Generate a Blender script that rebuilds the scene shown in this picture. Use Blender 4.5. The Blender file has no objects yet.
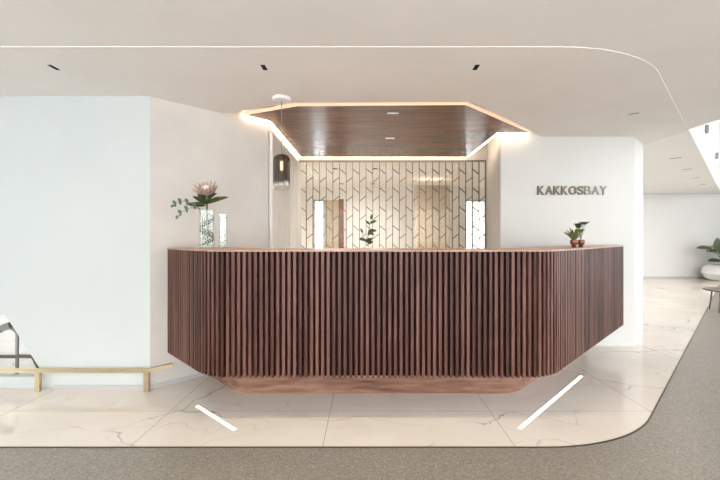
import bpy, bmesh, math, random
from mathutils import Vector, Matrix
from mathutils.geometry import tessellate_polygon
random.seed(7)
S = bpy.context.scene
COL = S.collection
H = 2.52            # ceiling height
R2 = math.sqrt(2)

# ------------------------------------------------------------------ helpers
def link(name, bm, mat, parent=None, smooth=None):
    bmesh.ops.recalc_face_normals(bm, faces=bm.faces)
    me = bpy.data.meshes.new(name)
    bm.to_mesh(me); bm.free()
    for m in (mat if isinstance(mat, (list, tuple)) else [mat]):
        me.materials.append(m)
    o = bpy.data.objects.new(name, me)
    COL.objects.link(o)
    if parent: o.parent = parent
    if smooth is not None:
        me.polygons.foreach_set('use_smooth', [True] * len(me.polygons))
        if smooth < 179:
            me.set_sharp_from_angle(angle=math.radians(smooth))
    return o

def tag(o, label, cat, group=None):
    o['label'] = label; o['category'] = cat
    if group: o['group'] = group
    return o

def thing(name, label, cat, loc=(0, 0, 0), group=None):
    o = bpy.data.objects.new(name, None)
    o.empty_display_size = .1
    COL.objects.link(o); o.location = loc
    return tag(o, label, cat, group)

def struct(o):
    o['kind'] = 'structure'; return o

def box(bm, a, b, mi=0):
    x0, y0, z0 = a; x1, y1, z1 = b
    v = [bm.verts.new(p) for p in ((x0,y0,z0),(x1,y0,z0),(x1,y1,z0),(x0,y1,z0),(x0,y0,z1),(x1,y0,z1),(x1,y1,z1),(x0,y1,z1))]
    for q in ((0,3,2,1),(4,5,6,7),(0,1,5,4),(1,2,6,5),(2,3,7,6),(3,0,4,7)):
        bm.faces.new([v[i] for i in q]).material_index = mi

def bar(bm, p, q, w, h, up=(0,0,1)):
    p = Vector(p); q = Vector(q); d = (q - p).normalized()
    u = Vector(up); s = d.cross(u)
    if s.length < 1e-4: s = d.cross(Vector((1,0,0)))
    s.normalize(); u = s.cross(d)
    v = []
    for c in (p, q):
        for a, b in ((-1,-1),(1,-1),(1,1),(-1,1)):
            v.append(bm.verts.new(c + s*(a*w/2) + u*(b*h/2)))
    for f in ((0,1,2,3),(7,6,5,4),(0,4,5,1),(1,5,6,2),(2,6,7,3),(3,7,4,0)):
        bm.faces.new([v[i] for i in f])

def prism(bm, loops, z0, z1):
    """vertical prism of a plan polygon (first loop) with holes (other loops)"""
    flat = [p for L in loops for p in L]
    tris = tessellate_polygon([[Vector((p[0], p[1], 0)) for p in L] for L in loops])
    lo = [bm.verts.new((p[0], p[1], z0)) for p in flat]
    hi = [bm.verts.new((p[0], p[1], z1)) for p in flat]
    for t in tris:
        try:
            bm.faces.new([lo[i] for i in t][::-1]); bm.faces.new([hi[i] for i in t])
        except ValueError: pass
    k = 0
    for L in loops:
        n = len(L)
        for i in range(n):
            a, b = k+i, k+(i+1) % n
            bm.faces.new((lo[a], lo[b], hi[b], hi[a]))
        k += n

def tube(bm, pts, rad, n=8, cap=True):
    pts = [Vector(p) for p in pts]
    if not isinstance(rad, (list, tuple)): rad = [rad]*len(pts)
    rings = []; ref = None
    for i, p in enumerate(pts):
        d = (pts[min(i+1, len(pts)-1)] - pts[max(i-1, 0)]).normalized()
        if ref is None:
            ref = d.orthogonal().normalized()
        ref = (ref - d*ref.dot(d)).normalized()
        b = d.cross(ref)
        rings.append([bm.verts.new(p + (ref*math.cos(2*math.pi*k/n) + b*math.sin(2*math.pi*k/n))*rad[i]) for k in range(n)])
    for r0, r1 in zip(rings, rings[1:]):
        for k in range(n):
            bm.faces.new((r0[k], r0[(k+1) % n], r1[(k+1) % n], r1[k]))
    if cap:
        bm.faces.new(rings[0][::-1]); bm.faces.new(rings[-1])

def lathe(bm, prof, n=32, c=(0, 0, 0), sx=1.0):
    rings = []
    for r, z in prof:
        if r < 1e-5: rings.append([bm.verts.new((c[0], c[1], c[2]+z))])
        else: rings.append([bm.verts.new((c[0]+r*sx*math.cos(2*math.pi*k/n), c[1]+r*math.sin(2*math.pi*k/n), c[2]+z)) for k in range(n)])
    for a, b in zip(rings, rings[1:]):
        for k in range(n):
            k2 = (k+1) % n
            if len(a) == 1 and len(b) == 1: continue
            if len(a) == 1: bm.faces.new((a[0], b[k], b[k2]))
            elif len(b) == 1: bm.faces.new((a[k], b[0], a[k2]))
            else: bm.faces.new((a[k], b[k], b[k2], a[k2]))

def leaf(bm, base, d, L, W, droop=.3, fold=.25, nrm=None, rows=8, tip=1.0, curl=0.0):
    """a thin blade with a real midrib fold, growing from base along d"""
    d = Vector(d).normalized(); up = Vector(nrm) if nrm else Vector((0, 0, 1))
    s = d.cross(up)
    if s.length < 1e-3: s = d.cross(Vector((0, 1, 0)))
    s.normalize(); up = s.cross(d).normalized()
    prev = None; base = Vector(base); th = .0012
    rowsT = []
    for i in range(rows+1):
        t = i/rows
        w = W*.5*(math.sin(math.pi*min(1, t**.85*.98+.02))**.75)
        if i == 0: w = W*.04
        c = base + d*(L*t) - up*(droop*L*t*t) + s*(curl*L*t*t)
        rowsT.append([c - s*w + up*(w*fold), c, c + s*w + up*(w*fold)])
    top = [[bm.verts.new(p + up*th) for p in r] for r in rowsT]
    bot = [[bm.verts.new(p - up*th) for p in r] for r in rowsT]
    for i in range(rows):
        for j in range(2):
            bm.faces.new((top[i][j], top[i][j+1], top[i+1][j+1], top[i+1][j]))
            bm.faces.new((bot[i][j+1], bot[i][j], bot[i+1][j], bot[i+1][j+1]))
        for j, a in ((0, 1), (2, -1)):
            q = (top[i][j], top[i+1][j], bot[i+1][j], bot[i][j])
            bm.faces.new(q if a == 1 else q[::-1])
    bm.faces.new((top[0][0], top[0][1], bot[0][1], bot[0][0])); bm.faces.new((top[0][1], top[0][2], bot[0][2], bot[0][1]))
    bm.faces.new((top[-1][1], top[-1][0], bot[-1][0], bot[-1][1])); bm.faces.new((top[-1][2], top[-1][1], bot[-1][1], bot[-1][2]))

def fillet(P, rad, n=12):
    """open polyline in plan with rounded inner corners; rad = {index: radius}"""
    out = []
    for i, p in enumerate(P):
        r = rad.get(i, 0)
        if not r: out.append(Vector(p)); continue
        p = Vector(p); a = (Vector(P[i-1])-p).normalized(); b = (Vector(P[i+1])-p).normalized()
        ang = a.angle(b); t = r/math.tan(ang/2)
        cdir = (a+b).normalized(); c = p + cdir*(r/math.sin(ang/2))
        s = p + a*t - c; e = p + b*t - c
        tot = s.angle(e); sg = 1 if s.x*e.y - s.y*e.x > 0 else -1
        for k in range(n+1):
            th = sg*tot*k/n
            out.append(c + Vector((s.x*math.cos(th)-s.y*math.sin(th), s.x*math.sin(th)+s.y*math.cos(th))))
    return out

# ------------------------------------------------------------------ materials
def new_mat(name):
    m = bpy.data.materials.new(name); m.use_nodes = True
    nt = m.node_tree
    return m, nt, nt.nodes['Principled BSDF']

def N(nt, t, **kw):
    n = nt.nodes.new(t)
    for k, v in kw.items(): setattr(n, k, v)
    return n

def plain(name, col, rough=.5, metal=0., mottle=0., scale=4., bump=0., spec=.5, trans=0.):
    m, nt, b = new_mat(name)
    b.inputs['Roughness'].default_value = rough; b.inputs['Metallic'].default_value = metal
    b.inputs['Specular IOR Level'].default_value = spec
    tc = N(nt, 'ShaderNodeTexCoord'); no = N(nt, 'ShaderNodeTexNoise')
    no.inputs['Scale'].default_value = scale; no.inputs['Detail'].default_value = 5
    nt.links.new(tc.outputs['Object'], no.inputs['Vector'])
    cr = N(nt, 'ShaderNodeValToRGB')
    cr.color_ramp.elements[0].position = .3; cr.color_ramp.elements[1].position = .7
    cr.color_ramp.elements[0].color = (*[c*(1-mottle) for c in col], 1)
    cr.color_ramp.elements[1].color = (*[min(1, c*(1+mottle*.6)) for c in col], 1)
    nt.links.new(no.outputs['Fac'], cr.inputs['Fac']); nt.links.new(cr.outputs['Color'], b.inputs['Base Color'])
    if bump:
        bu = N(nt, 'ShaderNodeBump'); bu.inputs['Strength'].default_value = bump; bu.inputs['Distance'].default_value = .002
        n2 = N(nt, 'ShaderNodeTexNoise'); n2.inputs['Scale'].default_value = scale*30
        nt.links.new(tc.outputs['Object'], n2.inputs['Vector'])
        nt.links.new(n2.outputs['Fac'], bu.inputs['Height']); nt.links.new(bu.outputs['Normal'], b.inputs['Normal'])
    if trans:
        b.inputs['Transmission Weight'].default_value = trans
    return m

def wood(name, dark, mid, light, grain, rough=.42, island=0., spec=.4, fig=1.0):
    """grain = stretch of the noise per axis (small along the grain)"""
    m, nt, b = new_mat(name)
    b.inputs['Roughness'].default_value = rough; b.inputs['Specular IOR Level'].default_value = spec
    tc = N(nt, 'ShaderNodeTexCoord'); mp = N(nt, 'ShaderNodeMapping'); mp.inputs['Scale'].default_value = grain
    nt.links.new(tc.outputs['Object'], mp.inputs['Vector'])
    vec = mp.outputs['Vector']
    geo = N(nt, 'ShaderNodeNewGeometry')
    if island:
        ad = N(nt, 'ShaderNodeVectorMath', operation='ADD'); sc = N(nt, 'ShaderNodeVectorMath', operation='SCALE')
        cb = N(nt, 'ShaderNodeCombineXYZ')
        for i in range(3): nt.links.new(geo.outputs['Random Per Island'], cb.inputs[i])
        nt.links.new(cb.outputs[0], sc.inputs[0]); sc.inputs['Scale'].default_value = 37.
        nt.links.new(vec, ad.inputs[0]); nt.links.new(sc.outputs[0], ad.inputs[1]); vec = ad.outputs[0]
    n1 = N(nt, 'ShaderNodeTexNoise'); n1.inputs['Scale'].default_value = 1.; n1.inputs['Detail'].default_value = 6; n1.inputs['Distortion'].default_value = .8*fig
    nt.links.new(vec, n1.inputs['Vector'])
    n2 = N(nt, 'ShaderNodeTexNoise'); n2.inputs['Scale'].default_value = 5.; n2.inputs['Detail'].default_value = 3
    nt.links.new(vec, n2.inputs['Vector'])
    mx = N(nt, 'ShaderNodeMath', operation='MULTIPLY_ADD'); mx.inputs[1].default_value = .35
    nt.links.new(n2.outputs['Fac'], mx.inputs[0])
    s7 = N(nt, 'ShaderNodeMath', operation='MULTIPLY'); s7.inputs[1].default_value = .65
    nt.links.new(n1.outputs['Fac'], s7.inputs[0]); nt.links.new(s7.outputs[0], mx.inputs[2])
    fac = mx.outputs[0]
    if island:
        a2 = N(nt, 'ShaderNodeMath', operation='MULTIPLY_ADD'); a2.inputs[1].default_value = island; 
        sb = N(nt, 'ShaderNodeMath', operation='SUBTRACT'); sb.inputs[1].default_value = .5
        nt.links.new(geo.outputs['Random Per Island'], sb.inputs[0]); nt.links.new(sb.outputs[0], a2.inputs[0]); nt.links.new(fac, a2.inputs[2]); fac = a2.outputs[0]
    cr = N(nt, 'ShaderNodeValToRGB'); e = cr.color_ramp.elements
    e[0].position = .33; e[0].color = (*dark, 1); e[1].position = .68; e[1].color = (*light, 1)
    k = e.new(.5); k.color = (*mid, 1)
    nt.links.new(fac, cr.inputs['Fac']); nt.links.new(cr.outputs['Color'], b.inputs['Base Color'])
    return m

def emit(name, col, st):
    m, nt, b = new_mat(name)
    b.inputs['Base Color'].default_value = (*col, 1)
    b.inputs['Emission Color'].default_value = (*col, 1); b.inputs['Emission Strength'].default_value = st
    return m

def thin_glass(name, col=(1, 1, 1), refl=.08, grad=None, rough=.02, milk=0., milkcol=(.8, .85, .8)):
    """tinted thin glass; grad=(z0,col0,z1,col1) a tint that is in the glass itself (object z)"""
    m = bpy.data.materials.new(name); m.use_nodes = True; nt = m.node_tree
    nt.nodes.clear()
    out = N(nt, 'ShaderNodeOutputMaterial'); tr = N(nt, 'ShaderNodeBsdfTransparent'); gl = N(nt, 'ShaderNodeBsdfGlossy')
    gl.inputs['Roughness'].default_value = rough
    fr = N(nt, 'ShaderNodeLayerWeight'); fr.inputs['Blend'].default_value = .25
    ma = N(nt, 'ShaderNodeMath', operation='MULTIPLY_ADD'); ma.inputs[1].default_value = .5; ma.inputs[2].default_value = refl; ma.use_clamp = True
    nt.links.new(fr.outputs['Facing'], ma.inputs[0])
    mx = N(nt, 'ShaderNodeMixShader'); nt.links.new(ma.outputs[0], mx.inputs[0])
    if grad:
        tc = N(nt, 'ShaderNodeTexCoord'); sp = N(nt, 'ShaderNodeSeparateXYZ'); nt.links.new(tc.outputs['Object'], sp.inputs[0])
        mr = N(nt, 'ShaderNodeMapRange'); mr.inputs['From Min'].default_value = grad[0]; mr.inputs['From Max'].default_value = grad[2]
        nt.links.new(sp.outputs['Z'], mr.inputs['Value'])
        mc = N(nt, 'ShaderNodeMix', data_type='RGBA'); nt.links.new(mr.outputs[0], mc.inputs['Factor'])
        mc.inputs['A'].default_value = (*grad[1], 1); mc.inputs['B'].default_value = (*grad[3], 1)
        nt.links.new(mc.outputs['Result'], tr.inputs['Color'])
    else: tr.inputs['Color'].default_value = (*col, 1)
    body = tr.outputs[0]
    if milk:
        df = N(nt, 'ShaderNodeBsdfDiffuse'); df.inputs['Color'].default_value = (*milkcol, 1)
        m2 = N(nt, 'ShaderNodeMixShader'); m2.inputs[0].default_value = milk
        nt.links.new(body, m2.inputs[1]); nt.links.new(df.outputs[0], m2.inputs[2]); body = m2.outputs[0]
    nt.links.new(body, mx.inputs[1]); nt.links.new(gl.outputs[0], mx.inputs[2]); nt.links.new(mx.outputs[0], out.inputs['Surface'])
    return m

def marble():
    m, nt, b = new_mat('cream_marble')
    b.inputs['Roughness'].default_value = .07; b.inputs['Specular IOR Level'].default_value = .5
    tc = N(nt, 'ShaderNodeTexCoord')
    wn = N(nt, 'ShaderNodeTexNoise'); wn.inputs['Scale'].default_value = 1.6; wn.inputs['Detail'].default_value = 5
    nt.links.new(tc.outputs['Object'], wn.inputs['Vector'])
    sc = N(nt, 'ShaderNodeVectorMath', operation='MULTIPLY_ADD'); sc.inputs[1].default_value = (.75, .75, 0)
    nt.links.new(wn.outputs['Color'], sc.inputs[0]); nt.links.new(tc.outputs['Object'], sc.inputs[2])
    def veins(scale, w0, off, rot):
        mp = N(nt, 'ShaderNodeMapping'); mp.inputs['Location'].default_value = off; mp.inputs['Rotation'].default_value = (0, 0, rot); mp.inputs['Scale'].default_value = (.55, 1.25, 1)
        nt.links.new(sc.outputs[0], mp.inputs['Vector'])
        vo = N(nt, 'ShaderNodeTexVoronoi', feature='DISTANCE_TO_EDGE', voronoi_dimensions='2D'); vo.inputs['Scale'].default_value = scale
        nt.links.new(mp.outputs[0], vo.inputs['Vector'])
        mr = N(nt, 'ShaderNodeMapRange'); mr.inputs['From Min'].default_value = 0; mr.inputs['From Max'].default_value = w0; mr.inputs['To Min'].default_value = 1; mr.inputs['To Max'].default_value = 0
        nt.links.new(vo.outputs['Distance'], mr.inputs['Value'])
        return mr.outputs[0]
    v1 = veins(1.05, .009, (3.1, 1.7, 0), .5)
    v2 = veins(2.3, .016, (7.3, 4.2, 0), -.4)
    mk = N(nt, 'ShaderNodeTexNoise'); mk.inputs['Scale'].default_value = 1.3; mk.inputs['Detail'].default_value = 2
    nt.links.new(tc.outputs['Object'], mk.inputs['Vector'])
    mr = N(nt, 'ShaderNodeMapRange'); mr.inputs['From Min'].default_value = .42; mr.inputs['From Max'].default_value = .66
    nt.links.new(mk.outputs['Fac'], mr.inputs['Value'])
    m1 = N(nt, 'ShaderNodeMath', operation='MULTIPLY'); nt.links.new(v1, m1.inputs[0]); nt.links.new(mr.outputs[0], m1.inputs[1])
    m2 = N(nt, 'ShaderNodeMath', operation='MULTIPLY'); nt.links.new(v2, m2.inputs[0]); nt.links.new(mr.outputs[0], m2.inputs[1])
    m3 = N(nt, 'ShaderNodeMath', operation='MULTIPLY'); nt.links.new(m2.outputs[0], m3.inputs[0]); m3.inputs[1].default_value = .35
    mm = N(nt, 'ShaderNodeMath', operation='MAXIMUM'); nt.links.new(m1.outputs[0], mm.inputs[0]); nt.links.new(m3.outputs[0], mm.inputs[1])
    # tile joints: 1.2 m bays across, 2.4 m deep
    sp = N(nt, 'ShaderNodeSeparateXYZ'); nt.links.new(tc.outputs['Object'], sp.inputs[0])
    def joint(sock, off, pitch, w):
        a = N(nt, 'ShaderNodeMath', operation='SUBTRACT'); nt.links.new(sock, a.inputs[0]); a.inputs[1].default_value = off
        p = N(nt, 'ShaderNodeMath', operation='PINGPONG'); nt.links.new(a.outputs[0], p.inputs[0]); p.inputs[1].default_value = pitch/2
        l = N(nt, 'ShaderNodeMath', operation='LESS_THAN'); nt.links.new(p.outputs[0], l.inputs[0]); l.inputs[1].default_value = w
        return l.outputs[0]
    j = N(nt, 'ShaderNodeMath', operation='MAXIMUM'); nt.links.new(joint(sp.outputs['X'], -.27, 1.2, .0028), j.inputs[0]); nt.links.new(joint(sp.outputs['Y'], 2.84, 2.4, .0024), j.inputs[1])
    base = N(nt, 'ShaderNodeValToRGB'); base.color_ramp.elements[0].position = .3; base.color_ramp.elements[1].position = .7
    base.color_ramp.elements[0].color = (.69, .622, .553, 1); base.color_ramp.elements[1].color = (.77, .703, .635, 1)
    nt.links.new(wn.outputs['Fac'], base.inputs['Fac'])
    c1 = N(nt, 'ShaderNodeMix', data_type='RGBA'); c1.inputs['B'].default_value = (.20, .17, .15, 1)
    nt.links.new(mm.outputs[0], c1.inputs['Factor']); nt.links.new(base.outputs['Color'], c1.inputs['A'])
    c2 = N(nt, 'ShaderNodeMix', data_type='RGBA'); c2.inputs['B'].default_value = (.42, .37, .31, 1)
    nt.links.new(j.outputs[0], c2.inputs['Factor']); nt.links.new(c1.outputs['Result'], c2.inputs['A'])
    nt.links.new(c2.outputs['Result'], b.inputs['Base Color'])
    return m

def terrazzo():
    m, nt, b = new_mat('grey_terrazzo')
    b.inputs['Roughness'].default_value = .30; b.inputs['Specular IOR Level'].default_value = .35
    tc = N(nt, 'ShaderNodeTexCoord')
    vo = N(nt, 'ShaderNodeTexVoronoi'); vo.inputs['Scale'].default_value = 150
    nt.links.new(tc.outputs['Object'], vo.inputs['Vector'])
    sp = N(nt, 'ShaderNodeSeparateColor'); nt.links.new(vo.outputs['Color'], sp.inputs[0])
    cr = N(nt, 'ShaderNodeValToRGB'); e = cr.color_ramp.elements
    e[0].position = 0; e[0].color = (.17, .15, .125, 1); e[1].position = 1; e[1].color = (.36, .325, .28, 1)
    for p, c in ((.2, (.215, .19, .16)), (.75, (.265, .24, .205))):
        k = e.new(p); k.color = (*c, 1)
    nt.links.new(sp.outputs[0], cr.inputs['Fac']); nt.links.new(cr.outputs['Color'], b.inputs['Base Color'])
    return m

M = {}
M['ceil'] = plain('warm_ceiling_plaster', (.84, .805, .765), .8, mottle=.03, scale=1.6, spec=.2)
M['far'] = plain('far_wall_paint', (.70, .685, .66), .7, mottle=.02, scale=1.2, spec=.2)
M['ceil_far'] = plain('white_ceiling_paint', (.90, .88, .855), .8, mottle=.02, scale=1.6, spec=.2)
M['white'] = plain('cool_white_paint', (.575, .605, .60), .6, mottle=.03, scale=1.2, spec=.3)
M['beige'] = plain('beige_limewash', (.66, .62, .575), .75, mottle=.06, scale=2.2, bump=.06, spec=.2)
M['offwhite'] = plain('offwhite_paint', (.64, .635, .61), .6, mottle=.03, scale=1.2, spec=.3)
M['marble'] = marble()
M['terrazzo'] = terrazzo()
M['trim'] = plain('dark_metal_trim', (.10, .085, .07), .4, .6)
M['base'] = plain('grey_skirting', (.50, .49, .48), .4)
M['slat'] = wood('walnut_slats', (.048, .017, .012), (.108, .043, .031), (.185, .085, .062), (30, 30, 1.6), .42, island=.32, spec=.3)
M['plinth'] = wood('walnut_veneer', (.115, .046, .028), (.26, .125, .082), (.41, .235, .165), (1.1, 3.0, 9.0), .3, fig=2.0)
M['top'] = wood('walnut_counter', (.24, .125, .085), (.38, .22, .155), (.50, .32, .24), (2.0, 22, 22), .35)
M['wood_ceiling'] = wood('walnut_ceiling', (.10, .042, .027), (.17, .078, .052), (.25, .128, .09), (.9, 14, 14), .24, spec=.4)
M['backing'] = plain('dark_backing', (.026, .008, .006), .7, spec=.1)
M['brass'] = plain('brushed_brass', (.62, .51, .32), .28, 1., mottle=.06, scale=20)
M['bronze'] = plain('dark_bronze', (.13, .11, .08), .4, .7)
M['champagne'] = plain('satin_champagne_metal', (.27, .26, .215), .5, .3)
M['mirror'] = plain('mirror_silver', (.80, .77, .72), .03, 1.)
M['lattice'] = plain('bronze_lattice', (.13, .105, .08), .35, .6)
M['led'] = emit('warm_led', (1.0, .80, .58), 12.0)
M['gap_glow'] = emit('warm_gap_glow', (1.0, .66, .46), .45)  # weak emission standing for indirect cove glow
M['streak_glow'] = emit('floor_streak_glow', (1.0, .93, .82), 1.05)  # emission for the light streaks on the marble, no lamp there
M['black'] = plain('black_baffle', (.006, .006, .006), .6, spec=.1)
M['cap'] = plain('white_enamel', (.86, .85, .83), .35)
M['grey_metal'] = plain('grey_metal', (.22, .22, .21), .4, .5)
M['smoke'] = thin_glass('smoked_glass', grad=(-.262, (.97, .96, .94), -.222, (.27, .19, .14)), refl=.07)
M['clear'] = thin_glass('clear_glass', (.95, .98, .97), refl=.10)
M['milky'] = thin_glass('frosted_clear_glass', (.95, .98, .97), refl=.10, milk=.16, milkcol=(.86, .90, .87))
M['vase_glass'] = thin_glass('vase_glass', (.97, .99, .98), refl=.035, milk=.04, milkcol=(.86, .9, .87))
M['pane'] = thin_glass('window_glass', (.97, .99, 1.0), refl=.02)
M['screen_glass'] = thin_glass('screen_glass', (.96, .96, .95), refl=.006)
M['cab_tan'] = plain('tan_lacquer', (.56, .46, .34), .45, mottle=.05)
M['bulb'] = emit('bulb_filament', (1.0, .80, .55), 6.0)
M['leaf'] = plain('dark_green_leaf', (.052, .078, .024), .4, mottle=.4, scale=30)
M['leaf2'] = plain('olive_leaf', (.17, .19, .05), .45, mottle=.4, scale=30)
M['euca'] = plain('eucalyptus_leaf', (.085, .125, .085), .5, mottle=.3, scale=30)
M['stem'] = plain('green_stem', (.13, .16, .06), .5, mottle=.3, scale=30)
M['petal'] = plain('pale_pink_petal', (.52, .385, .335), .6, mottle=.2, scale=30)
M['petal2'] = plain('cream_flower_heart', (.72, .62, .61), .7, mottle=.2, scale=60)
M['copper'] = plain('copper_glaze', (.22, .09, .05), .3, .5, mottle=.3, scale=40)
M['soil'] = plain('dark_soil', (.03, .02, .014), .9, mottle=.5, scale=60)
M['ceramic'] = plain('white_ceramic', (.82, .81, .79), .35)
M['bark'] = plain('brown_bark', (.10, .06, .035), .8, mottle=.4, scale=30)
M['table'] = plain('dark_brown_table', (.11, .08, .07), .4, mottle=.2, scale=20)
M['cab'] = plain('cream_lacquer', (.82, .79, .74), .45, mottle=.02)
M['water'] = thin_glass('water', (.82, .90, .86), refl=.05)

# ------------------------------------------------------------------ floor
bm = bmesh.new(); box(bm, (-6.5, -2.8, -.2), (13, 12.2, -.003))
struct(link('floor', bm, M['terrazzo']))
edge = fillet([Vector((-6.5, 2.35)), Vector((1.67, 2.35)), Vector((11.52, 12.2))], {1: 1.33}, 24)
bm = bmesh.new(); prism(bm, [[tuple(p) for p in edge] + [(-6.5, 12.2)]], -.003, 0)
struct(link('floor_marble', bm, M['marble']))
bm = bmesh.new()
for a, b in zip(edge, edge[1:]):
    bar(bm, (a.x, a.y, -.0005), (b.x, b.y, -.0005), .010, .004)
struct(link('trim_1', bm, M['trim']))

# ------------------------------------------------------------------ ceilings
cedge = fillet([Vector((-6.5, 2.415)), Vector((1.785, 2.415)), Vector((3.65, 4.28))], {1: 1.33}, 24)
hole = [(-.69, 3.416), (.95, 3.39), (2.17, 4.60), (1.67, 4.60), (1.94, 5.97), (-1.10, 5.97), (-1.10, 4.08), (-1.455, 3.725)]
bm = bmesh.new()
prism(bm, [[tuple(p) for p in cedge] + [(3.66, 12.2), (-6.5, 12.2)], hole], H, H + .30)
struct(link('ceiling', bm, M['ceil']))
bm = bmesh.new()
prism(bm, [[(-6.5, -2.8), (3.65, -2.8), (3.65, 4.285)] + [tuple(p) for p in cedge][::-1]], H + .004, H + .30)
struct(link('ceiling_front', bm, M['ceil']))
bm = bmesh.new(); box(bm, (-1.8, 3.1, H + .302), (2.4, 6.2, H + .36))
struct(link('ceiling_cove', bm, M['ceil_far']))
bm = bmesh.new(); prism(bm, [[(3.66, 4.42), (11.44, 12.2), (3.66, 12.2)]], 2.73, 2.80)
struct(link('ceiling_right', bm, M['ceil_far']))
# pale bulkhead of the atrium above the far ceiling
bm = bmesh.new(); prism(bm, [[(3.64, 4.36), (3.64, 4.42), (11.42, 12.2), (11.48, 12.2)]], 2.722, 5.12)
struct(link('trim_2', bm, M['ceil_far']))
bm = bmesh.new(); box(bm, (3.45, -2.8, H + .3), (3.65, 4.36, 5.0))
struct(link('wall_atrium', bm, M['white']))
bm = bmesh.new(); box(bm, (3.45, -2.8, 5.12), (13.1, 12.3, 5.3))  # unseen solid lid, added to cut the sky light over the atrium
struct(link('ceiling_sky_block', bm, M['ceil_far']))
# beams over the atrium: bars and glass
bm = bmesh.new()
for i in range(9):
    y = -2.7 + i*1.85
    box(bm, (3.66, y - .04, 5.0), (13, y + .04, 5.12))
struct(link('trim_4', bm, M['white']))

# ------------------------------------------------------------------ walls
WT = 2.815
# left block: a front wall cut by the stair slope, and the 45 degree reveal
bm = bmesh.new()
fr = [(-1.857, 0.0), (-1.857, H), (-4.31, H), (-2.69, 0.0)]
v0 = [bm.verts.new((x, 3.25, z)) for x, z in fr]; v1 = [bm.verts.new((x, 3.40, z)) for x, z in fr]
bm.faces.new(v0); bm.faces.new(v1[::-1])
for i in range(4): bm.faces.new((v0[i], v1[i], v1[(i+1) % 4], v0[(i+1) % 4]))
struct(link('wall_left', bm, M['white']))
bm = bmesh.new(); prism(bm, [[(-1.857, 3.25), (-1.05, 4.057), (-1.15, 4.157), (-1.957, 3.40), (-1.90, 3.251)]], 0, WT)
struct(link('wall_reception', bm, M['beige']))
bm = bmesh.new(); prism(bm, [[(-1.05, 4.058), (-1.05, 5.92), (-1.17, 5.92), (-1.17, 4.178)]], 0, WT)
struct(link('wall_niche_left', bm, M['beige']))
bm = bmesh.new(); box(bm, (-1.20, 5.92, 2.52), (1.99, 6.05, WT)); box(bm, (-2.0, 5.925, 0), (-1.05, 6.05, WT)); box(bm, (1.89, 5.925, 0), (3.5, 6.05, WT))
struct(link('wall_niche', bm, M['offwhite']))
bm = bmesh.new(); prism(bm, [[(1.62, 4.55), (3.229, 4.55), (3.10, 4.68), (1.66, 4.68)]], 0, WT)
struct(link('wall_sign_side', bm, M['offwhite']))
bm = bmesh.new(); prism(bm, [[(3.230, 4.55), (3.63, 4.95), (3.53, 5.05), (3.11, 4.67)]], 0, WT)
struct(link('wall_corner', bm, M['offwhite']))
bm = bmesh.new(); prism(bm, [[(1.621, 4.551), (1.66, 4.701), (2.0, 5.92), (1.89, 5.92)]], 0, WT)
struct(link('wall_niche_right', bm, M['offwhite']))
bm = bmesh.new(); box(bm, (3.5, 4.951, 0), (3.629, 12.2, WT))
struct(link('wall_corridor', bm, M['offwhite']))
bm = bmesh.new(); box(bm, (3.4, 12.2, -.2), (13, 12.35, 5.1))
struct(link('wall_far', bm, M['far']))
bm = bmesh.new(); box(bm, (-6.5, 6.4, -.2), (-1.2, 6.5, WT + .1))
struct(link('wall_stairs', bm, M['white']))
# wall behind the camera, with window openings; left and right window walls
def window_wall(axis, c, spans, lo, hi, zs, zt, wname, wallmat, base_n):
    bm = bmesh.new(); pts = [lo]
    def B(a, b, z0, z1):
        if b - a < 1e-4: return
        if axis == 'x': box(bm, (a, c - .1, z0), (b, c + .1, z1))
        else: box(bm, (c - .1, a, z0), (c + .1, b, z1))
    cur = lo
    for a, b in spans:
        B(cur, a, 0, zt); B(a, b, 0, zs[0]); B(a, b, zs[1], zt); cur = b
    B(cur, hi, 0, zt)
    struct(link(wname, bm, wallmat))
    for i, (a, b) in enumerate(spans):
        fm = bmesh.new(); w = .05
        def F(a0, b0, z0, z1, bmx, t=.05):
            if axis == 'x': box(bmx, (a0, c - t/2, z0), (b0, c + t/2, z1))
            else: box(bmx, (c - t/2, a0, z0), (c + t/2, b0, z1))
        F(a, a + w, zs[0], zs[1], fm); F(b - w, b, zs[0], zs[1], fm); F(a, b, zs[0], zs[0] + w, fm); F(a, b, zs[1] - w, zs[1], fm)
        n = int((b - a)/1.6)
        for k in range(1, n + 1):
            x = a + (b - a)*k/(n + 1); F(x - w/2, x + w/2, zs[0], zs[1], fm)
        f = struct(link('window_%d' % (base_n + i), fm, M['white'] if wname == 'wall_office' else M['grey_metal']))
        pm = bmesh.new(); F(a + w, b - w, zs[0] + w, zs[1] - w, pm, .008)
        link('pane', pm, M['pane'], f)
window_wall('x', -2.8, [(-4.6, -3.0), (-1.8, 1.4), (1.8, 4.0), (6.8, 8.0), (9.6, 10.8)], -6.5, 13, (.05, 2.45), 2.8, 'wall_behind', M['ceil_far'], 2)
window_wall('y', -6.5, [(-1.0, 1.2), (4.2, 6.2)], -2.8, 6.5, (.05, 2.42), 2.8, 'wall_window_side', M['white'], 8)
window_wall('y', 13, [(-1.6, 1.4), (4.2, 8.4)], -2.8, 12.2, (.05, 3.8), 5.1, 'wall_right', M['white'], 12)
# skirting
bm = bmesh.new(); box(bm, (-2.68, 3.238, 0), (-1.86, 3.25, .035))
struct(link('baseboard_left', bm, M['base']))
bm = bmesh.new(); bar(bm, (-1.861, 3.246, .0175), (-1.12, 3.987, .0175), .014, .035)
struct(link('baseboard_reception', bm, M['base']))
bm = bmesh.new(); box(bm, (3.75, 12.185, 0), (12.9, 12.2, .06))
struct(link('baseboard_far', bm, M['base']))

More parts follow.
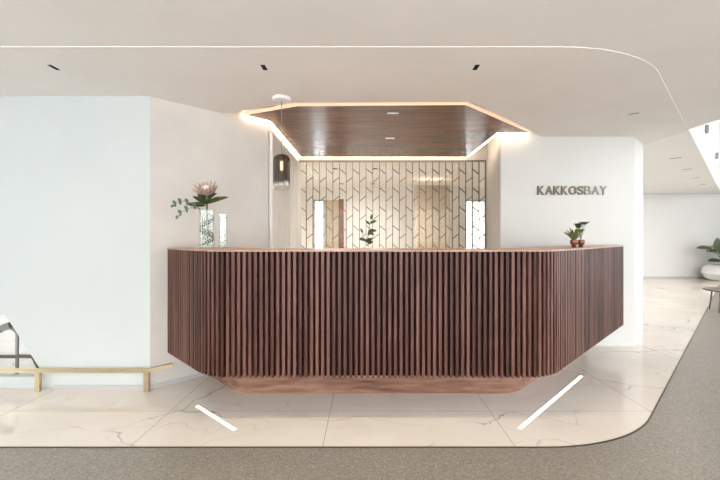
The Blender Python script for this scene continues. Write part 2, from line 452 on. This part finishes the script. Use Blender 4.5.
# ------------------------------------------------------------------ wood ceiling panel with LED edge
PZ = 2.542
pan = [(-.65, 3.565), (.93, 3.53), (1.94, 4.47), (1.55, 4.46), (1.55, 5.79), (-1.0, 5.79), (-1.015, 4.035), (-1.22, 3.82)]
t = thing('ceiling_panel', 'walnut veneer ceiling panel recessed above the desk with a glowing edge', 'ceiling panel', (.3, 4.6, PZ))
bm = bmesh.new(); prism(bm, [[(x - .3, y - 4.6) for x, y in pan]], 0, .03); link('veneer_board', bm, M['wood_ceiling'], t)
for i in range(4):   # hangers into the slab above
    pass
bm = bmesh.new()
for x, y in ((-.8, 4.2), (-.8, 5.5), (.9, 4.5), (1.2, 5.5), (.3, 4.2)):
    box(bm, (x - .32, y - 4.62, .03), (x - .28, y - 4.58, H + .302 - PZ))
link('hanger', bm, M['grey_metal'], t)
def led_run(a, b, off, w=.020, z0=.004, z1=.020, mat='led'):
    a = Vector(a); b = Vector(b); d = (b - a).normalized(); n = Vector((-d.y, d.x))*off
    bm = bmesh.new(); p = a + n; q = b + n
    bar(bm, (p.x - .3, p.y - 4.6, (z0 + z1)/2), (q.x - .3, q.y - 4.6, (z0 + z1)/2), w, z1 - z0)
    link('light_strip', bm, M[mat], t)
led_run(pan[7], pan[6], .018); led_run(pan[6], pan[5], -.0 + .018); led_run(pan[5], pan[4], .014, .018)
led_run(pan[4], pan[3], -.018 + .036); led_run(pan[3], pan[2], .014, .018)
led_run(pan[7], pan[0], -.008, .014, 0, .03, 'gap_glow'); led_run(pan[0], pan[1], -.008, .014, 0, .03, 'gap_glow'); led_run(pan[1], pan[2], -.008, .014, 0, .03, 'gap_glow')  # front bars: indirect glow of the gap put into emissive geometry
# side strips sit outside the board on its left, right, rear edges
# sprinkler slots on the wood
for i, (x, y) in enumerate(((393, 113), (390, 138))):
    Y = 378*(PZ - 1.3)/(238 - y); X = (x - 366)/378*Y
    o = bmesh.new(); box(o, (-.055, -.012, -.006), (.055, .012, 0))
    o = link('air_slot', o, M['cap']); o.location = (X, Y, PZ)
    tag(o, ('small white slot fitting on the walnut ceiling panel, nearer the front edge', 'small white slot fitting on the walnut ceiling panel, nearer the mirror')[i], 'ceiling fitting', 'slot fittings in the wood ceiling')

# ------------------------------------------------------------------ lattice screen
MX0, MX1, MZ0, MZ1 = -1.045, 1.885, 0.0, 2.50
t = thing('lattice_screen', 'floor-to-ceiling glazed screen with bronze zigzag lattice behind the desk', 'screen', (0, 5.96, 0))
bm = bmesh.new(); box(bm, (MX0, .018, MZ0 + .01), (MX1, .026, MZ1)); link('glass_panel', bm, M['screen_glass'], t)
bm = bmesh.new(); pw = .1045; n = int(round((MX1 - MX0)/pw)); pw = (MX1 - MX0)/n
y0, y1 = -.018, .017
for i in range(n + 1):
    x = MX0 + i*pw; box(bm, (x - .0045, y0, MZ0), (x + .0045, y1, MZ1))
for i in range(n):
    x = MX0 + i*pw; up = i % 2
    z = MZ0 + (.10 if up else .23)
    while z < MZ1 - .08:
        za, zb = (z, z + .078) if up else (z + .078, z)
        bar(bm, (x + .004, (y0+y1)/2, za), (x + pw - .004, (y0+y1)/2, zb), .010, y1 - y0, up=(0, 1, 0))
        z += .297
link('lattice', bm, M['lattice'], t)
bm = bmesh.new(); box(bm, (MX0, -.03, MZ1), (MX1, .03, MZ1 + .02)); link('top_rail', bm, M['lattice'], t)
# back office seen through the screen
window_wall('x', 9.3, [(-1.30, -1.01), (2.42, 2.96)], -2.0, 3.5, (.05, 2.24), H + .1, 'wall_office', M['ceil_far'], 20)
bm = bmesh.new(); box(bm, (-2.0, 6.05, 0), (-1.9, 9.2, H)); struct(link('wall_office_side', bm, M['ceil_far']))
t = struct(thing('door_1', '', '', (-1.0, 9.2, 0)))
del t['label'], t['category']
bm = bmesh.new(); box(bm, (0, -.05, 0), (.34, -.005, 2.22)); link('door_leaf', bm, M['cab_tan'], t)
bm = bmesh.new(); box(bm, (.34, -.07, 0), (.46, -.005, 2.24)); link('door_frame', bm, M['plinth'], t)
t = thing('office_cupboard', 'tall tan cupboard with a glowing top seen through the lattice screen', 'cupboard', (1.02, 7.6, 0))
bm = bmesh.new(); box(bm, (0, 0, 0), (.66, .4, 2.36)); link('body', bm, M['cab_tan'], t)
for k in range(2):
    bm = bmesh.new(); box(bm, (.005 + .328*k, -.018, .05), (.327 + .328*k, 0, 2.35)); link('door', bm, M['cab_tan'], t)
bm = bmesh.new(); box(bm, (.02, .22, 2.36), (.64, .25, 2.372)); link('light_strip', bm, M['led'], t)
for k, (X, Y) in enumerate(((-.545, 6.65), (.16, 6.65), (-.545, 8.5), (.16, 8.5))):
    r = thing('recessed_light', 'small dark round light in the office ceiling behind the screen, ' + ('front left', 'front right', 'rear left', 'rear right')[k] + ' of the four', 'ceiling light', (X, Y, H), 'office ceiling lights')
    bm = bmesh.new(); lathe(bm, [(0, 0), (.05, 0), (.05, -.004), (.04, -.004), (0, -.004)], 20); link('rim', bm, M['black'], r)
    ld = bpy.data.lights.new('office_lamp', 'SPOT'); ld.energy = (140, 175, 10, 10)[k]; ld.color = (1, .96, .90); ld.spot_size = math.radians(165); ld.spot_blend = .8; ld.shadow_soft_size = .04
    lo = bpy.data.objects.new('office_lamp', ld); COL.objects.link(lo); lo.location = (X, Y, H - .012)

# tall cabinet fronts along the niche's left wall
t = thing('tall_cabinet', 'cream full-height cupboard doors lining the niche beside the mirror', 'cupboard', (-1.046, 4.07, 0))
bm = bmesh.new(); box(bm, (0, 0.02, .0), (.018, 1.83, 2.45)); link('body', bm, M['cab'], t)
for i in range(6):
    bm = bmesh.new(); y = .022 + i*.301
    box(bm, (.018, y, .03), (.034, y + .292, 2.44)); link('door', bm, M['cab'], t)

# ------------------------------------------------------------------ reception desk
def desk_path(d, r, wall=5.10, end=7.40, n=14, side=0):
    a = 1.585 + (d + side)*R2; f = 2.73 + d; c = 1.40 + (d + side)*R2
    A = ((a - wall)/2, (a + wall)/2); B = (a - f, f); C = (f - c, f); D = ((end - c)/2, (end + c)/2)
    return fillet([Vector(A), Vector(B), Vector(C), Vector(D)], {1: r, 2: r}, n)
def band(bm, d0, r0, d1, r1, z0, z1, **k):
    o = desk_path(d0, r0, **k); i = desk_path(d1, r1, **k)
    prism(bm, [[tuple(p) for p in o] + [tuple(p) for p in i][::-1]], z0, z1)
ZB = .29
desk = thing('reception_desk', 'long faceted reception desk clad in vertical walnut slats on a recessed plinth', 'reception desk', (0, 0, 0))
bm = bmesh.new()
P = desk_path(0, .42, n=24)
L = [0]
for a, b in zip(P, P[1:]): L.append(L[-1] + (b - a).length)
ns = int(L[-1]/.0402); pitch = L[-1]/ns
def at(s):
    for k in range(len(P) - 1):
        if s <= L[k+1]:
            u = (s - L[k])/(L[k+1] - L[k]); d = (P[k+1] - P[k]).normalized()
            return P[k].lerp(P[k+1], u), d
    return P[-1], (P[-1] - P[-2]).normalized()
for i in range(ns):
    p, d = at((i + .5)*pitch); nrm = Vector((-d.y, d.x))
    c = p + nrm*.018
    bar(bm, (c.x, c.y, ZB), (c.x, c.y, 1.201), .0205, .036, up=(nrm.x, nrm.y, 0))
link('slat_cladding', bm, M['slat'], desk)
bm = bmesh.new(); band(bm, .034, .40, .06, .38, ZB + .004, 1.20); link('backing_board', bm, M['backing'], desk)
bm = bmesh.new(); band(bm, .0, .42, .50, .16, 1.201, 1.212); link('countertop', bm, M['top'], desk)
bm = bmesh.new(); band(bm, .06, .31, .50, .16, ZB + .01, ZB + .03); link('underside', bm, M['backing'], desk)
bm = bmesh.new(); band(bm, .43, .28, .48, .24, 0.0, ZB + .01, n=20, side=-.065); link('plinth', bm, M['plinth'], desk, smooth=30)
bm = bmesh.new(); band(bm, .475, .16, .50, .15, ZB + .03, 1.192); link('inner_panel', bm, M['top'], desk)
bm = bmesh.new(); band(bm, .50, .15, .92, .05, .86, .90); link('worktop', bm, M['top'], desk)
bm = bmesh.new()
for s, w in ((1, 5.10), (2, 0)):
    pass
# end cheeks close the carcass at both ends
for dd in (0,):
    e0 = desk_path(.034, .33)[-1]; e1 = desk_path(.50, .15)[-1]
    u = Vector((1, 1)).normalized()*.02
    prism(bm, [[tuple(e0), tuple(e1), tuple(e1 - u), tuple(e0 - u)]], ZB, 1.192)
link('end_panel', bm, M['slat'], desk)

# ------------------------------------------------------------------ glowing strips standing for the bright light streaks on the marble
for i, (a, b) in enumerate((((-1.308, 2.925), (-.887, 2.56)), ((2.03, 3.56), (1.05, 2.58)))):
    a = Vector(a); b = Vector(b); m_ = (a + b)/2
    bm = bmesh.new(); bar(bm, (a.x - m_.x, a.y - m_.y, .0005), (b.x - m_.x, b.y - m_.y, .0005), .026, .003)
    o = link('floor_streak', bm, M['streak_glow']); o.location = (m_.x, m_.y, 0)
    tag(o, ('short thin white glowing strip for a light streak on the marble by the left corner of desk', 'longer white glowing strip for a light streak on the marble by the right corner of desk')[i], 'light streak', 'glowing light streaks on the marble floor')

# ------------------------------------------------------------------ recessed ceiling lights
def downlight(X, Y, z, ang, label, group, w=.034, l=.088):
    r = thing('recessed_light', label, 'ceiling light', (X, Y, z), group); r.rotation_euler = (0, 0, ang)
    bm = bmesh.new(); w2, l2 = w/2, l/2; f = .004
    box(bm, (-w2 - f, -l2 - f, -.002), (w2 + f, -l2, .0)); box(bm, (-w2 - f, l2, -.002), (w2 + f, l2 + f, .0))
    box(bm, (-w2 - f, -l2, -.002), (-w2, l2, .0)); box(bm, (w2, -l2, -.002), (w2 + f, l2, .0))
    link('frame', bm, M['cap'], r)
    bm = bmesh.new(); box(bm, (-w2, -l2, -.0015), (w2, l2, 0)); link('baffle', bm, M['black'], r)
    return r
names = ['slim black recessed ceiling slot above the plain white left wall', 'slim black recessed ceiling slot above and left of the glass pendant',
         'slim black recessed ceiling slot in front of the wood panel, right of the pendant', 'slim black recessed ceiling slot above the wall lettering near the curved ceiling line']
pos = [(-2.23, 2.70, 0), (-.728, 2.70, 0), (.786, 2.70, 0), (2.62, 3.70, math.radians(57))]
for nme, (X, Y, a) in zip(names, pos):
    downlight(X, Y, H, a, nme, 'recessed ceiling slots around the desk')
    ld = bpy.data.lights.new('downlight_lamp', 'SPOT'); ld.energy = (3, 30, 30, 5)[names.index(nme)]; ld.color = (1, .86, .68); ld.spot_size = math.radians(115); ld.spot_blend = .9; ld.shadow_soft_size = .02
    lo = bpy.data.objects.new('downlight_lamp', ld); COL.objects.link(lo); lo.location = (X, Y - (.04 if Y < 3 else 0), H - .01)
for k in range(6):  # added row of unseen fill lamps, housed like the slots by the desk
    X = -3.73 + 1.508*k
    r = downlight(X, -1.0, H + .004, 0, 'added fill light, slim black slot in the unseen ceiling behind the viewer, %s' % ('leftmost of the row', 'second from the left', 'third from the left', 'third from the right', 'second from the right', 'rightmost of the row')[k], 'added fill lights behind the viewer')
    ld = bpy.data.lights.new('downlight_lamp', 'SPOT'); ld.energy = 75; ld.color = (1, .93, .84); ld.spot_size = math.radians(160); ld.spot_blend = .8; ld.shadow_soft_size = .05
    lo = bpy.data.objects.new('downlight_lamp', ld); COL.objects.link(lo); lo.location = (X, -1.0, H)
fn = ['nearest of the four grey slots in the far right ceiling', 'second nearest of the four grey slots in the far right ceiling',
      'third nearest of the four grey slots in the far right ceiling', 'furthest of the four grey slots in the far right ceiling']
for nme, (X, Y) in zip(fn, ((5.54, 6.76), (6.67, 7.85), (7.83, 8.97), (9.0, 10.1))):
    downlight(X, Y, 2.73, math.radians(50), nme, 'recessed slots in the far ceiling', w=.05, l=.16)
    ld = bpy.data.lights.new('downlight_lamp', 'SPOT'); ld.energy = 60; ld.color = (1, .95, .88); ld.spot_size = math.radians(150); ld.spot_blend = .9; ld.shadow_soft_size = .05
    lo = bpy.data.objects.new('downlight_lamp', ld); COL.objects.link(lo); lo.location = (X, Y, 2.72)

# spotlights on the atrium bulkhead
for i, xi in enumerate((703, 714)):
    k = (xi - 366)/378; Y = .70/(1 - k); X = k*Y; z = 3.15 + .06*i
    r = thing('wall_spotlight', ('dark oval spotlight on the white bulkhead, nearer one at top right', 'dark oval spotlight on the white bulkhead, smaller further one at top right')[i], 'spotlight', (X, Y, z), 'spotlights on the atrium bulkhead')
    r.rotation_euler = (0, 0, math.radians(45))
    bm = bmesh.new(); tube(bm, [(0, .03, 0), (0, -.02, 0), (0, -.035, 0)], .018, 16); link('mount', bm, M['cap'], r, 40)
    bm = bmesh.new(); lathe(bm, [(0, -.08), (.02, -.075), (.03, -.05), (.03, .05), (.02, .075), (0, .08)], 20, (0, -.05, 0)); link('housing', bm, M['grey_metal'], r, 40)

# ------------------------------------------------------------------ pendant
px, py = -.735, 3.29
r = thing('pendant_lamp', 'smoked glass capsule pendant hanging on a thin cord before the wood panel', 'pendant lamp', (px, py, H))
bm = bmesh.new(); lathe(bm, [(0, 0), (.078, 0), (.078, -.02), (.072, -.027), (0, -.03)], 40); link('canopy', bm, M['cap'], r, 40)
zt = 2.025 - H; zb = 1.712 - H
bm = bmesh.new(); tube(bm, [(0, 0, -.028), (0, 0, zt + .005)], .0035, 8); link('cord', bm, M['champagne'], r)
sh_c = (zt + zb)/2; h2 = (zt - zb)/2; R = .073
prof = [(.012, h2)]
for k in range(1, 9):
    a = math.pi/2*(1 - k/8); prof.append((R - .05 + .05*math.cos(a), h2 - .05 + .05*math.sin(a)))
prof += [(R, -h2 + .045 + (h2*2 - .095)*(1 - k/6)) for k in range(1, 6)]
for k in range(0, 9):
    a = math.pi/2*k/8; prof.append((R - .045 + .045*math.cos(a), -h2 + .045 - .045*math.sin(a)))
prof.append((0, -h2))
bm = bmesh.new(); lathe(bm, [(q, z - h2) for q, z in prof], 40)
o = link('shade', bm, M['smoke'], r, 179); o.location = (0, 0, zt)
bm = bmesh.new(); lathe(bm, [(0, .012), (.018, .010), (.020, 0), (.020, -.055), (.013, -.06), (0, -.06)], 24, (0, 0, zt)); link('lamp_holder', bm, M['brass'], r, 40)
bm = bmesh.new(); lathe(bm, [(.010, -.06), (.013, -.07), (.013, -.125), (.008, -.135), (0, -.138)], 20, (0, 0, zt)); link('bulb', bm, M['bulb'], r, 60)

# ------------------------------------------------------------------ wall lettering
WY = 4.55
sign = thing('wall_sign', 'raised bronze letters KAKKOS BAY on the white wall above right of desk', 'sign', (2.06, WY, 1.872))
slots = [1.03, 1.08, 1.0, 1.0, 1.12, .95, .95, 1.05, 1.02]
tot = sum(slots); Wd = .842; x = 0.0
for ch, sl in zip('KAKKOSBAY', slots):
    w = Wd*sl/tot; k = len([c for c in sign.children])
    cu = bpy.data.curves.new('letter', 'FONT'); cu.body = ch; cu.size = .15; cu.offset = .0028 if k < 6 else .0; cu.extrude = .008; cu.resolution_u = 6
    tmp = bpy.data.objects.new('tmp', cu); COL.objects.link(tmp)
    me = bpy.data.meshes.new_from_object(tmp.evaluated_get(bpy.context.evaluated_depsgraph_get()))
    bpy.data.objects.remove(tmp)
    xs = [v.co.x for v in me.vertices]; ys = [v.co.y for v in me.vertices]
    gap = .010; sx = (w - gap)/(max(xs) - min(xs)); sy = .106/(max(ys) - min(ys)); x0, y0_ = min(xs), min(ys)
    for v in me.vertices:
        v.co = Vector(((v.co.x - x0)*sx, -.009 + v.co.z*-1, (v.co.y - y0_)*sy - .053))
    me.name = 'letter'; me.materials.clear(); me.materials.append(M['bronze'] if k < 6 else M['champagne'])
    o = bpy.data.objects.new('letter', me); COL.objects.link(o); o.parent = sign; o.location = (x, 0, 0)
    o['label'] = ('dark bronze letter ' if k < 6 else 'lighter champagne letter ') + ch
    x += w

# ------------------------------------------------------------------ flowers and vases on the desk
CZ = 1.212
vx, vy = -1.318, 3.13
def vase(name, label, x, y, z, R, Hh, mat, t=.004):
    bm = bmesh.new(); lathe(bm, [(0, 0), (R*.96, 0), (R, .006), (R, Hh), (R - t, Hh), (R - t, .014), (0, .012)], 40)
    o = link(name, bm, mat, None, 30); o.location = (x, y, z); return tag(o, label, 'vase')
vase('glass_vase', 'wide clear glass cylinder vase lined with curled leaves holding the protea', vx, vy, CZ, .062, .315, M['vase_glass'])
vase('glass_cylinder', 'slim tall clear glass cylinder right of the protea vase on the desk', vx + .122, vy + .03, CZ, .034, .285, M['milky'])
# water in the slim cylinder belongs to it
bm = bmesh.new(); lathe(bm, [(0, .014), (.0295, .014), (.0295, .075), (0, .075)], 28)
o = link('water', bm, M['water'], bpy.data.objects['glass_cylinder'])
# curled leaf inside the wide vase (spirals round the glass)
bm = bmesh.new(); rows = []
for k in range(60):
    u = k/59; a = -2.2 + u*2*math.pi*1.6; z = .03 + .25*u
    w = .034*math.sin(math.pi*(u*.94 + .03))**.5
    rr = .054
    rows.append([bm.verts.new((q*math.cos(a + s*.25), q*math.sin(a + s*.25), z + s*w)) for q, s in ((rr, -1), (rr, 0), (rr, 1), (rr - .002, 1), (rr - .002, 0), (rr - .002, -1))])
for p, q in zip(rows, rows[1:]):
    for j in range(6): bm.faces.new((p[j], p[(j+1) % 6], q[(j+1) % 6], q[j]))
bm.faces.new(rows[0]); bm.faces.new(rows[-1][::-1])
o = link('curled_leaf', bm, M['leaf'], None, 40); o.location = (vx, vy, CZ)
tag(o, 'broad dark green leaf curled round inside the glass vase', 'leaf')
# protea
r = thing('protea_flower', 'large pale pink king protea bloom standing in the glass vase', 'flower', (vx, vy, CZ + .02))
bm = bmesh.new(); tube(bm, [(0.005, 0, 0), (.004, 0, .15), (0, 0, .30), (0, 0, .41)], [.007, .007, .008, .012], 10); link('stem', bm, M['stem'], r, 60)
fz = .452
HEAD = Matrix.Translation((.004, -.01, fz)) @ Matrix.Rotation(math.radians(38), 4, 'X')
bm = bmesh.new(); lathe(bm, [(0, -.035), (.020, -.028), (.036, -.005), (.040, .018), (.034, .038), (.018, .052), (0, .056)], 24); bm.transform(HEAD); link('flower_heart', bm, M['petal2'], r, 60)
for ring, (n, L_, tilt, W_) in enumerate(((13, .112, 34, .017), (13, .108, 50, .018), (12, .095, 66, .016))):
    bm = bmesh.new()
    for k in range(n):
        a = 2*math.pi*(k + .5*ring)/n; tl = math.radians(tilt + random.uniform(-5, 5))
        d = (math.cos(a)*math.cos(tl), math.sin(a)*math.cos(tl), math.sin(tl))
        leaf(bm, (math.cos(a)*.026, math.sin(a)*.026, -.022), d, L_*random.uniform(.85, 1.1), W_, -.12, .3, nrm=(-math.cos(a), -math.sin(a), .6), rows=6)
    bm.transform(HEAD); link('petal_ring', bm, M['petal'], r, 60)
bm = bmesh.new()
for a, L_, W_, el, z in ((.4, .13, .04, 58, .40), (2.9, .13, .04, 56, .40), (-.2, .10, .04, 40, .38), (.15, .175, .060, 24, .355), (-.35, .15, .055, 22, .355), (3.3, .16, .055, 8, .335), (2.8, .12, .05, 40, .37), (2.5, .11, .04, 62, .38), (.6, .11, .045, 58, .385), (-1.3, .10, .05, 18, .35), (-1.9, .11, .05, 5, .335), (4.0, .12, .05, 30, .35), (1.6, .12, .05, 30, .36)):
    d = (math.cos(a)*math.cos(math.radians(el)), math.sin(a)*math.cos(math.radians(el)), math.sin(math.radians(el)))
    leaf(bm, (d[0]*.008, d[1]*.008, z), d, L_, W_, .12, .2, nrm=(-d[0]*.3, -.75, .65), rows=7)
link('leaves', bm, M['leaf'], r, 60)
# eucalyptus sprig
r = thing('eucalyptus_sprig', 'thin eucalyptus sprig reaching left out of the glass vase', 'sprig', (vx, vy, CZ + .02))
bm = bmesh.new(); pts = [Vector(p) for p in ((-.015, .005, .05), (-.03, -.01, .20), (-.05, -.02, .31), (-.11, -.03, .355), (-.165, -.04, .372), (-.215, -.05, .36), (-.245, -.05, .335))]
tube(bm, pts, [.004, .004, .0035, .003, .0025, .002, .0015], 8)
p2 = [Vector(p) for p in ((-.05, -.02, .31), (-.10, -.06, .315), (-.15, -.08, .29), (-.19, -.09, .25))]
tube(bm, p2, [.003, .0025, .002, .0015], 8); link('stem', bm, M['stem'], r, 60)
bm = bmesh.new()
for seq in (pts[2:], p2[1:]):
    for p, q in zip(seq, seq[1:]):
        for u in (.5,):
            c = p.lerp(q, u)
            for s in (-1, 1):
                leaf(bm, c, (-.5, -.3*s, .55*s), .036, .028, .1, .15, nrm=(0, -.9, .3), rows=5)
leaf(bm, pts[-1], (-.9, 0, -.4), .035, .025, .1, .15, nrm=(0, -.9, .3), rows=5); leaf(bm, p2[-1], (-.6, 0, -.8), .04, .028, .1, .15, nrm=(0, -.9, .3), rows=5)
link('leaves', bm, M['euca'], r, 60)

# two little copper pots on the right wing
def small_pot(x, y, label, seed, kind):
    rnd = random.Random(seed)
    p = thing('plant_pot', label + ' copper pot', 'plant pot', (x, y, CZ), 'copper pots on the desk')
    bm = bmesh.new(); lathe(bm, [(0, 0), (.020, 0), (.022, .006), (.017, .016), (.030, .035), (.034, .055), (.031, .072), (.028, .072), (.030, .055), (.02, .05), (0, .05)], 28); link('bowl', bm, M['copper'], p, 40)
    bm = bmesh.new(); lathe(bm, [(0, .064), (.0285, .063), (.0285, .056), (0, .056)], 20); link('soil', bm, M['soil'], p)
    q = thing('small_plant', label.replace('holding', '') , 'plant', (x, y, CZ + .062), 'little plants on the desk')
    return p, q, rnd
p, q, rnd = small_pot(1.925, 3.50, 'left', 3, 0)
p['label'] = 'left one of two small copper pots on the desk, under the spiky plant'; q['label'] = 'yellow green spiky little plant in the left copper pot'
bm = bmesh.new()
for k in range(26):
    a = rnd.uniform(0, 6.28); el = rnd.uniform(48, 86); ce = math.cos(math.radians(el))
    leaf(bm, (.008*math.cos(a), .008*math.sin(a), 0), (math.cos(a)*ce, math.sin(a)*ce, math.sin(math.radians(el))), rnd.uniform(.09, .145), .02, rnd.uniform(.1, .35), .2, rows=6)
link('foliage', bm, M['leaf2'], q, 60)
p, q, rnd = small_pot(2.035, 3.58, 'right', 5, 1)
p['label'] = 'right one of two small copper pots on the desk, under the dark leafy plant'; q['label'] = 'taller dark green leafy little plant in the right copper pot'
bm = bmesh.new(); lm = bmesh.new()
for k in range(7):
    a = rnd.uniform(0, 6.28); rr = rnd.uniform(.01, .045); hh = rnd.uniform(.07, .165)
    e = Vector((rr*math.cos(a), rr*math.sin(a), hh)); tube(bm, [(0, 0, 0), e*.5 + Vector((0, 0, .012)), e], .0018, 6)
    for j in range(6):
        b_ = a + j*1.05; leaf(lm, e - Vector((0, 0, .008)), (math.cos(b_), math.sin(b_), 1.0), .05, .032, .2, .2, rows=5)
link('stem', bm, M['stem'], q); link('foliage', lm, M['leaf'], q, 60)

# sprig of dark leaves in a white vase on the inner worktop
wx, wy = .015, 3.43
bm = bmesh.new(); lathe(bm, [(0, 0), (.040, 0), (.046, .01), (.050, .15), (.038, .26), (.042, .325), (.038, .325), (.034, .26), (.044, .15), (.04, .02), (0, .02)], 32)
o = link('ceramic_vase', bm, M['ceramic'], None, 40); o.location = (wx, wy, .90); tag(o, 'white vase rim just showing over the middle of the desk', 'vase')
r = thing('leafy_branch', 'dark green leafy branch standing in the white vase behind the desk', 'branch', (wx, wy, .923))
bm = bmesh.new(); main = [Vector(p) for p in ((0, 0, 0), (.004, 0, .30), (0, 0, .36), (.005, 0, .43), (.02, 0, .50), (.03, 0, .545))]
tube(bm, main, [.004, .004, .0035, .003, .0025, .002], 8)
side = [Vector(p) for p in ((0, 0, .33), (-.03, -.01, .37), (-.045, -.01, .42))]; tube(bm, side, .002, 6); link('stem', bm, M['stem'], r)
bm = bmesh.new()
for b_, d, L_, W_ in (((.03, 0, .545), (.2, 0, 1), .05, .026), ((.022, 0, .51), (.9, -.2, .45), .065, .030), ((.02, 0, .50), (-.8, -.1, .75), .055, .024), ((.008, 0, .44), (1, -.2, .12), .075, .036), ((.006, 0, .43), (.8, -.2, -.3), .06, .03),
                       ((.002, 0, .40), (.5, -.3, .8), .06, .028), ((-.045, -.01, .42), (-.4, 0, 1), .05, .02), ((-.02, -.01, .36), (-1, -.2, .2), .06, .032), ((0, 0, .345), (-.7, -.4, .3), .05, .03), ((0, 0, .34), (.5, -.4, .5), .06, .04), ((.0, 0, .33), (.9, -.3, .3), .05, .035), ((0, 0, .335), (.1, -.5, .8), .05, .035)):
    leaf(bm, b_, d, L_, W_, .15, .2, nrm=(0, -.85, .5), rows=6)
link('leaves', bm, M['leaf'], r, 60)

# ------------------------------------------------------------------ low brass rail at the left wall
r = thing('bumper_rail', 'low square brass rail on two posts along the white left wall', 'rail', (-1.86, 3.205, 0))
bm = bmesh.new(); ry = 0; rz = .178
bar(bm, (-3.2, 0, rz), (.012, 0, rz), .026, .032); bar(bm, (.0, 0, rz), (.150, .135, rz), .026, .028); link('rail', bm, M['brass'], r)
for X in (-.92, 0):
    bm = bmesh.new(); box(bm, (X - .02, -.012, 0), (X + .02, .012, rz - .01)); link('post', bm, M['brass'], r)
# stair balustrade behind the slanted wall edge
r = thing('stair_railing', 'grey and brass stair railing end seen past the slanted wall edge', 'railing', (-3.23, 3.5, 0))
bm = bmesh.new(); bar(bm, (-1.2, 0, .205), (.15, 0, .205), .03, .028); bar(bm, (.15, 0, .205), (.225, 0, .06), .03, .022); link('lower_rail', bm, M['bronze'], r)
bm = bmesh.new(); bar(bm, (-1.2, 0, -.05), (-.06, 0, .50), .05, .05); link('handrail', bm, M['grey_metal'], r)
bm = bmesh.new(); tube(bm, [(-.08, 0, .47), (-.03, 0, .455), (.0, 0, .42), (0, 0, .0)], .014, 10); link('post', bm, M['grey_metal'], r, 60)
bm = bmesh.new(); box(bm, (-6.4, 3.27, 0), (-2.72, 3.33, .10)); struct(link('trim_3', bm, M['white']))

# ------------------------------------------------------------------ far right: planter, plant, side table
cx, cy = 11.35, 11.75
cx, cy = 11.02, 11.55
bm = bmesh.new(); lathe(bm, [(0, 0), (.40, 0), (.52, .06), (.60, .22), (.56, .38), (.44, .48), (.38, .48), (.44, .40), (.38, .36), (0, .36)], 40)
o = link('planter', bm, M['ceramic'], None, 40); o.location = (cx, cy, 0); tag(o, 'round white ceramic planter by the far wall at the right edge', 'planter')
bm = bmesh.new(); lathe(bm, [(0, .43), (.405, .425), (.40, .37), (0, .37)], 28); link('soil', bm, M['soil'], o)
r = thing('potted_fig', 'broad leaved green fig plant growing in the round white planter', 'plant', (cx, cy, .43))
bm = bmesh.new(); lm = bmesh.new(); rnd = random.Random(11)
for k in range(9):
    a = math.pi + (k - 4)*.72; hh = rnd.uniform(.25, .62); ln = rnd.uniform(.10, .26)
    e = Vector((math.cos(a)*ln, math.sin(a)*ln*.8, hh)); tube(bm, [(0, 0, 0), e*.6 + Vector((0, 0, .05)), e], [.014, .011, .008], 8)
    for j in range(3):
        b_ = a + (j - 1)*.9; leaf(lm, e, (math.cos(b_), math.sin(b_), rnd.uniform(-.1, .6)), rnd.uniform(.32, .46), rnd.uniform(.19, .26), .25, .2, rows=8)
for e, d, L_, W_, nn in (((-.55, -.1, .55), (-1, 0, .12), .44, .20, (0, -.6, .8)), ((-.42, -.15, .48), (-.12, -.2, 1), .40, .27, (-.2, -1, .1)), ((-.36, -.2, .20), (-1, -.15, .03), .44, .20, (0, -.5, .85)), ((-.25, -.2, .42), (.3, -.2, 1), .40, .26, (0, -1, .1))):
    e = Vector(e); tube(bm, [(0, 0, 0), e*.6 + Vector((0, 0, .05)), e], [.014, .011, .008], 8); leaf(lm, e, d, L_, W_, .12, .15, nrm=nn, rows=8)
link('stem', bm, M['bark'], r, 60); link('foliage', lm, M['leaf'], r, 60)
r = thing('side_table', 'low round dark side table on thin legs at the right edge', 'table', (6.40, 6.66, -.003))
bm = bmesh.new(); lathe(bm, [(0, .365), (.33, .365), (.36, .375), (.36, .39), (0, .39)], 48); link('tabletop', bm, M['table'], r, 40)
for k in range(4):
    a = math.radians(200 + 90*k); bm = bmesh.new()
    tube(bm, [(math.cos(a)*.25, math.sin(a)*.25, .37), (math.cos(a)*.29, math.sin(a)*.29, .0)], [.012, .009], 10); link('leg', bm, M['table'], r, 60)

# ------------------------------------------------------------------ light
w = bpy.data.worlds.new('daylight'); S.world = w; w.use_nodes = True
nt = w.node_tree; bg = nt.nodes['Background']
bg.inputs['Color'].default_value = (.965, .98, 1.0, 1); bg.inputs['Strength'].default_value = 5.0

# ------------------------------------------------------------------ camera
cd = bpy.data.cameras.new('camera'); cam = bpy.data.objects.new('camera', cd); COL.objects.link(cam)
cam.location = (0, 0, 1.3); cam.rotation_euler = (math.pi/2, 0, 0)
cd.sensor_width = 36; cd.lens = 378/720*36; cd.clip_start = .05
cd.shift_x = -6/720; cd.shift_y = -2/720
S.camera = cam
S.view_settings.view_transform = 'Standard'; S.view_settings.look = 'None'; S.view_settings.gamma = 1; S.view_settings.use_curve_mapping = False
S.view_settings.exposure = 0.64
S.cycles.use_denoising = True
S.cycles.max_bounces = 10; S.cycles.diffuse_bounces = 6; S.cycles.transparent_max_bounces = 16
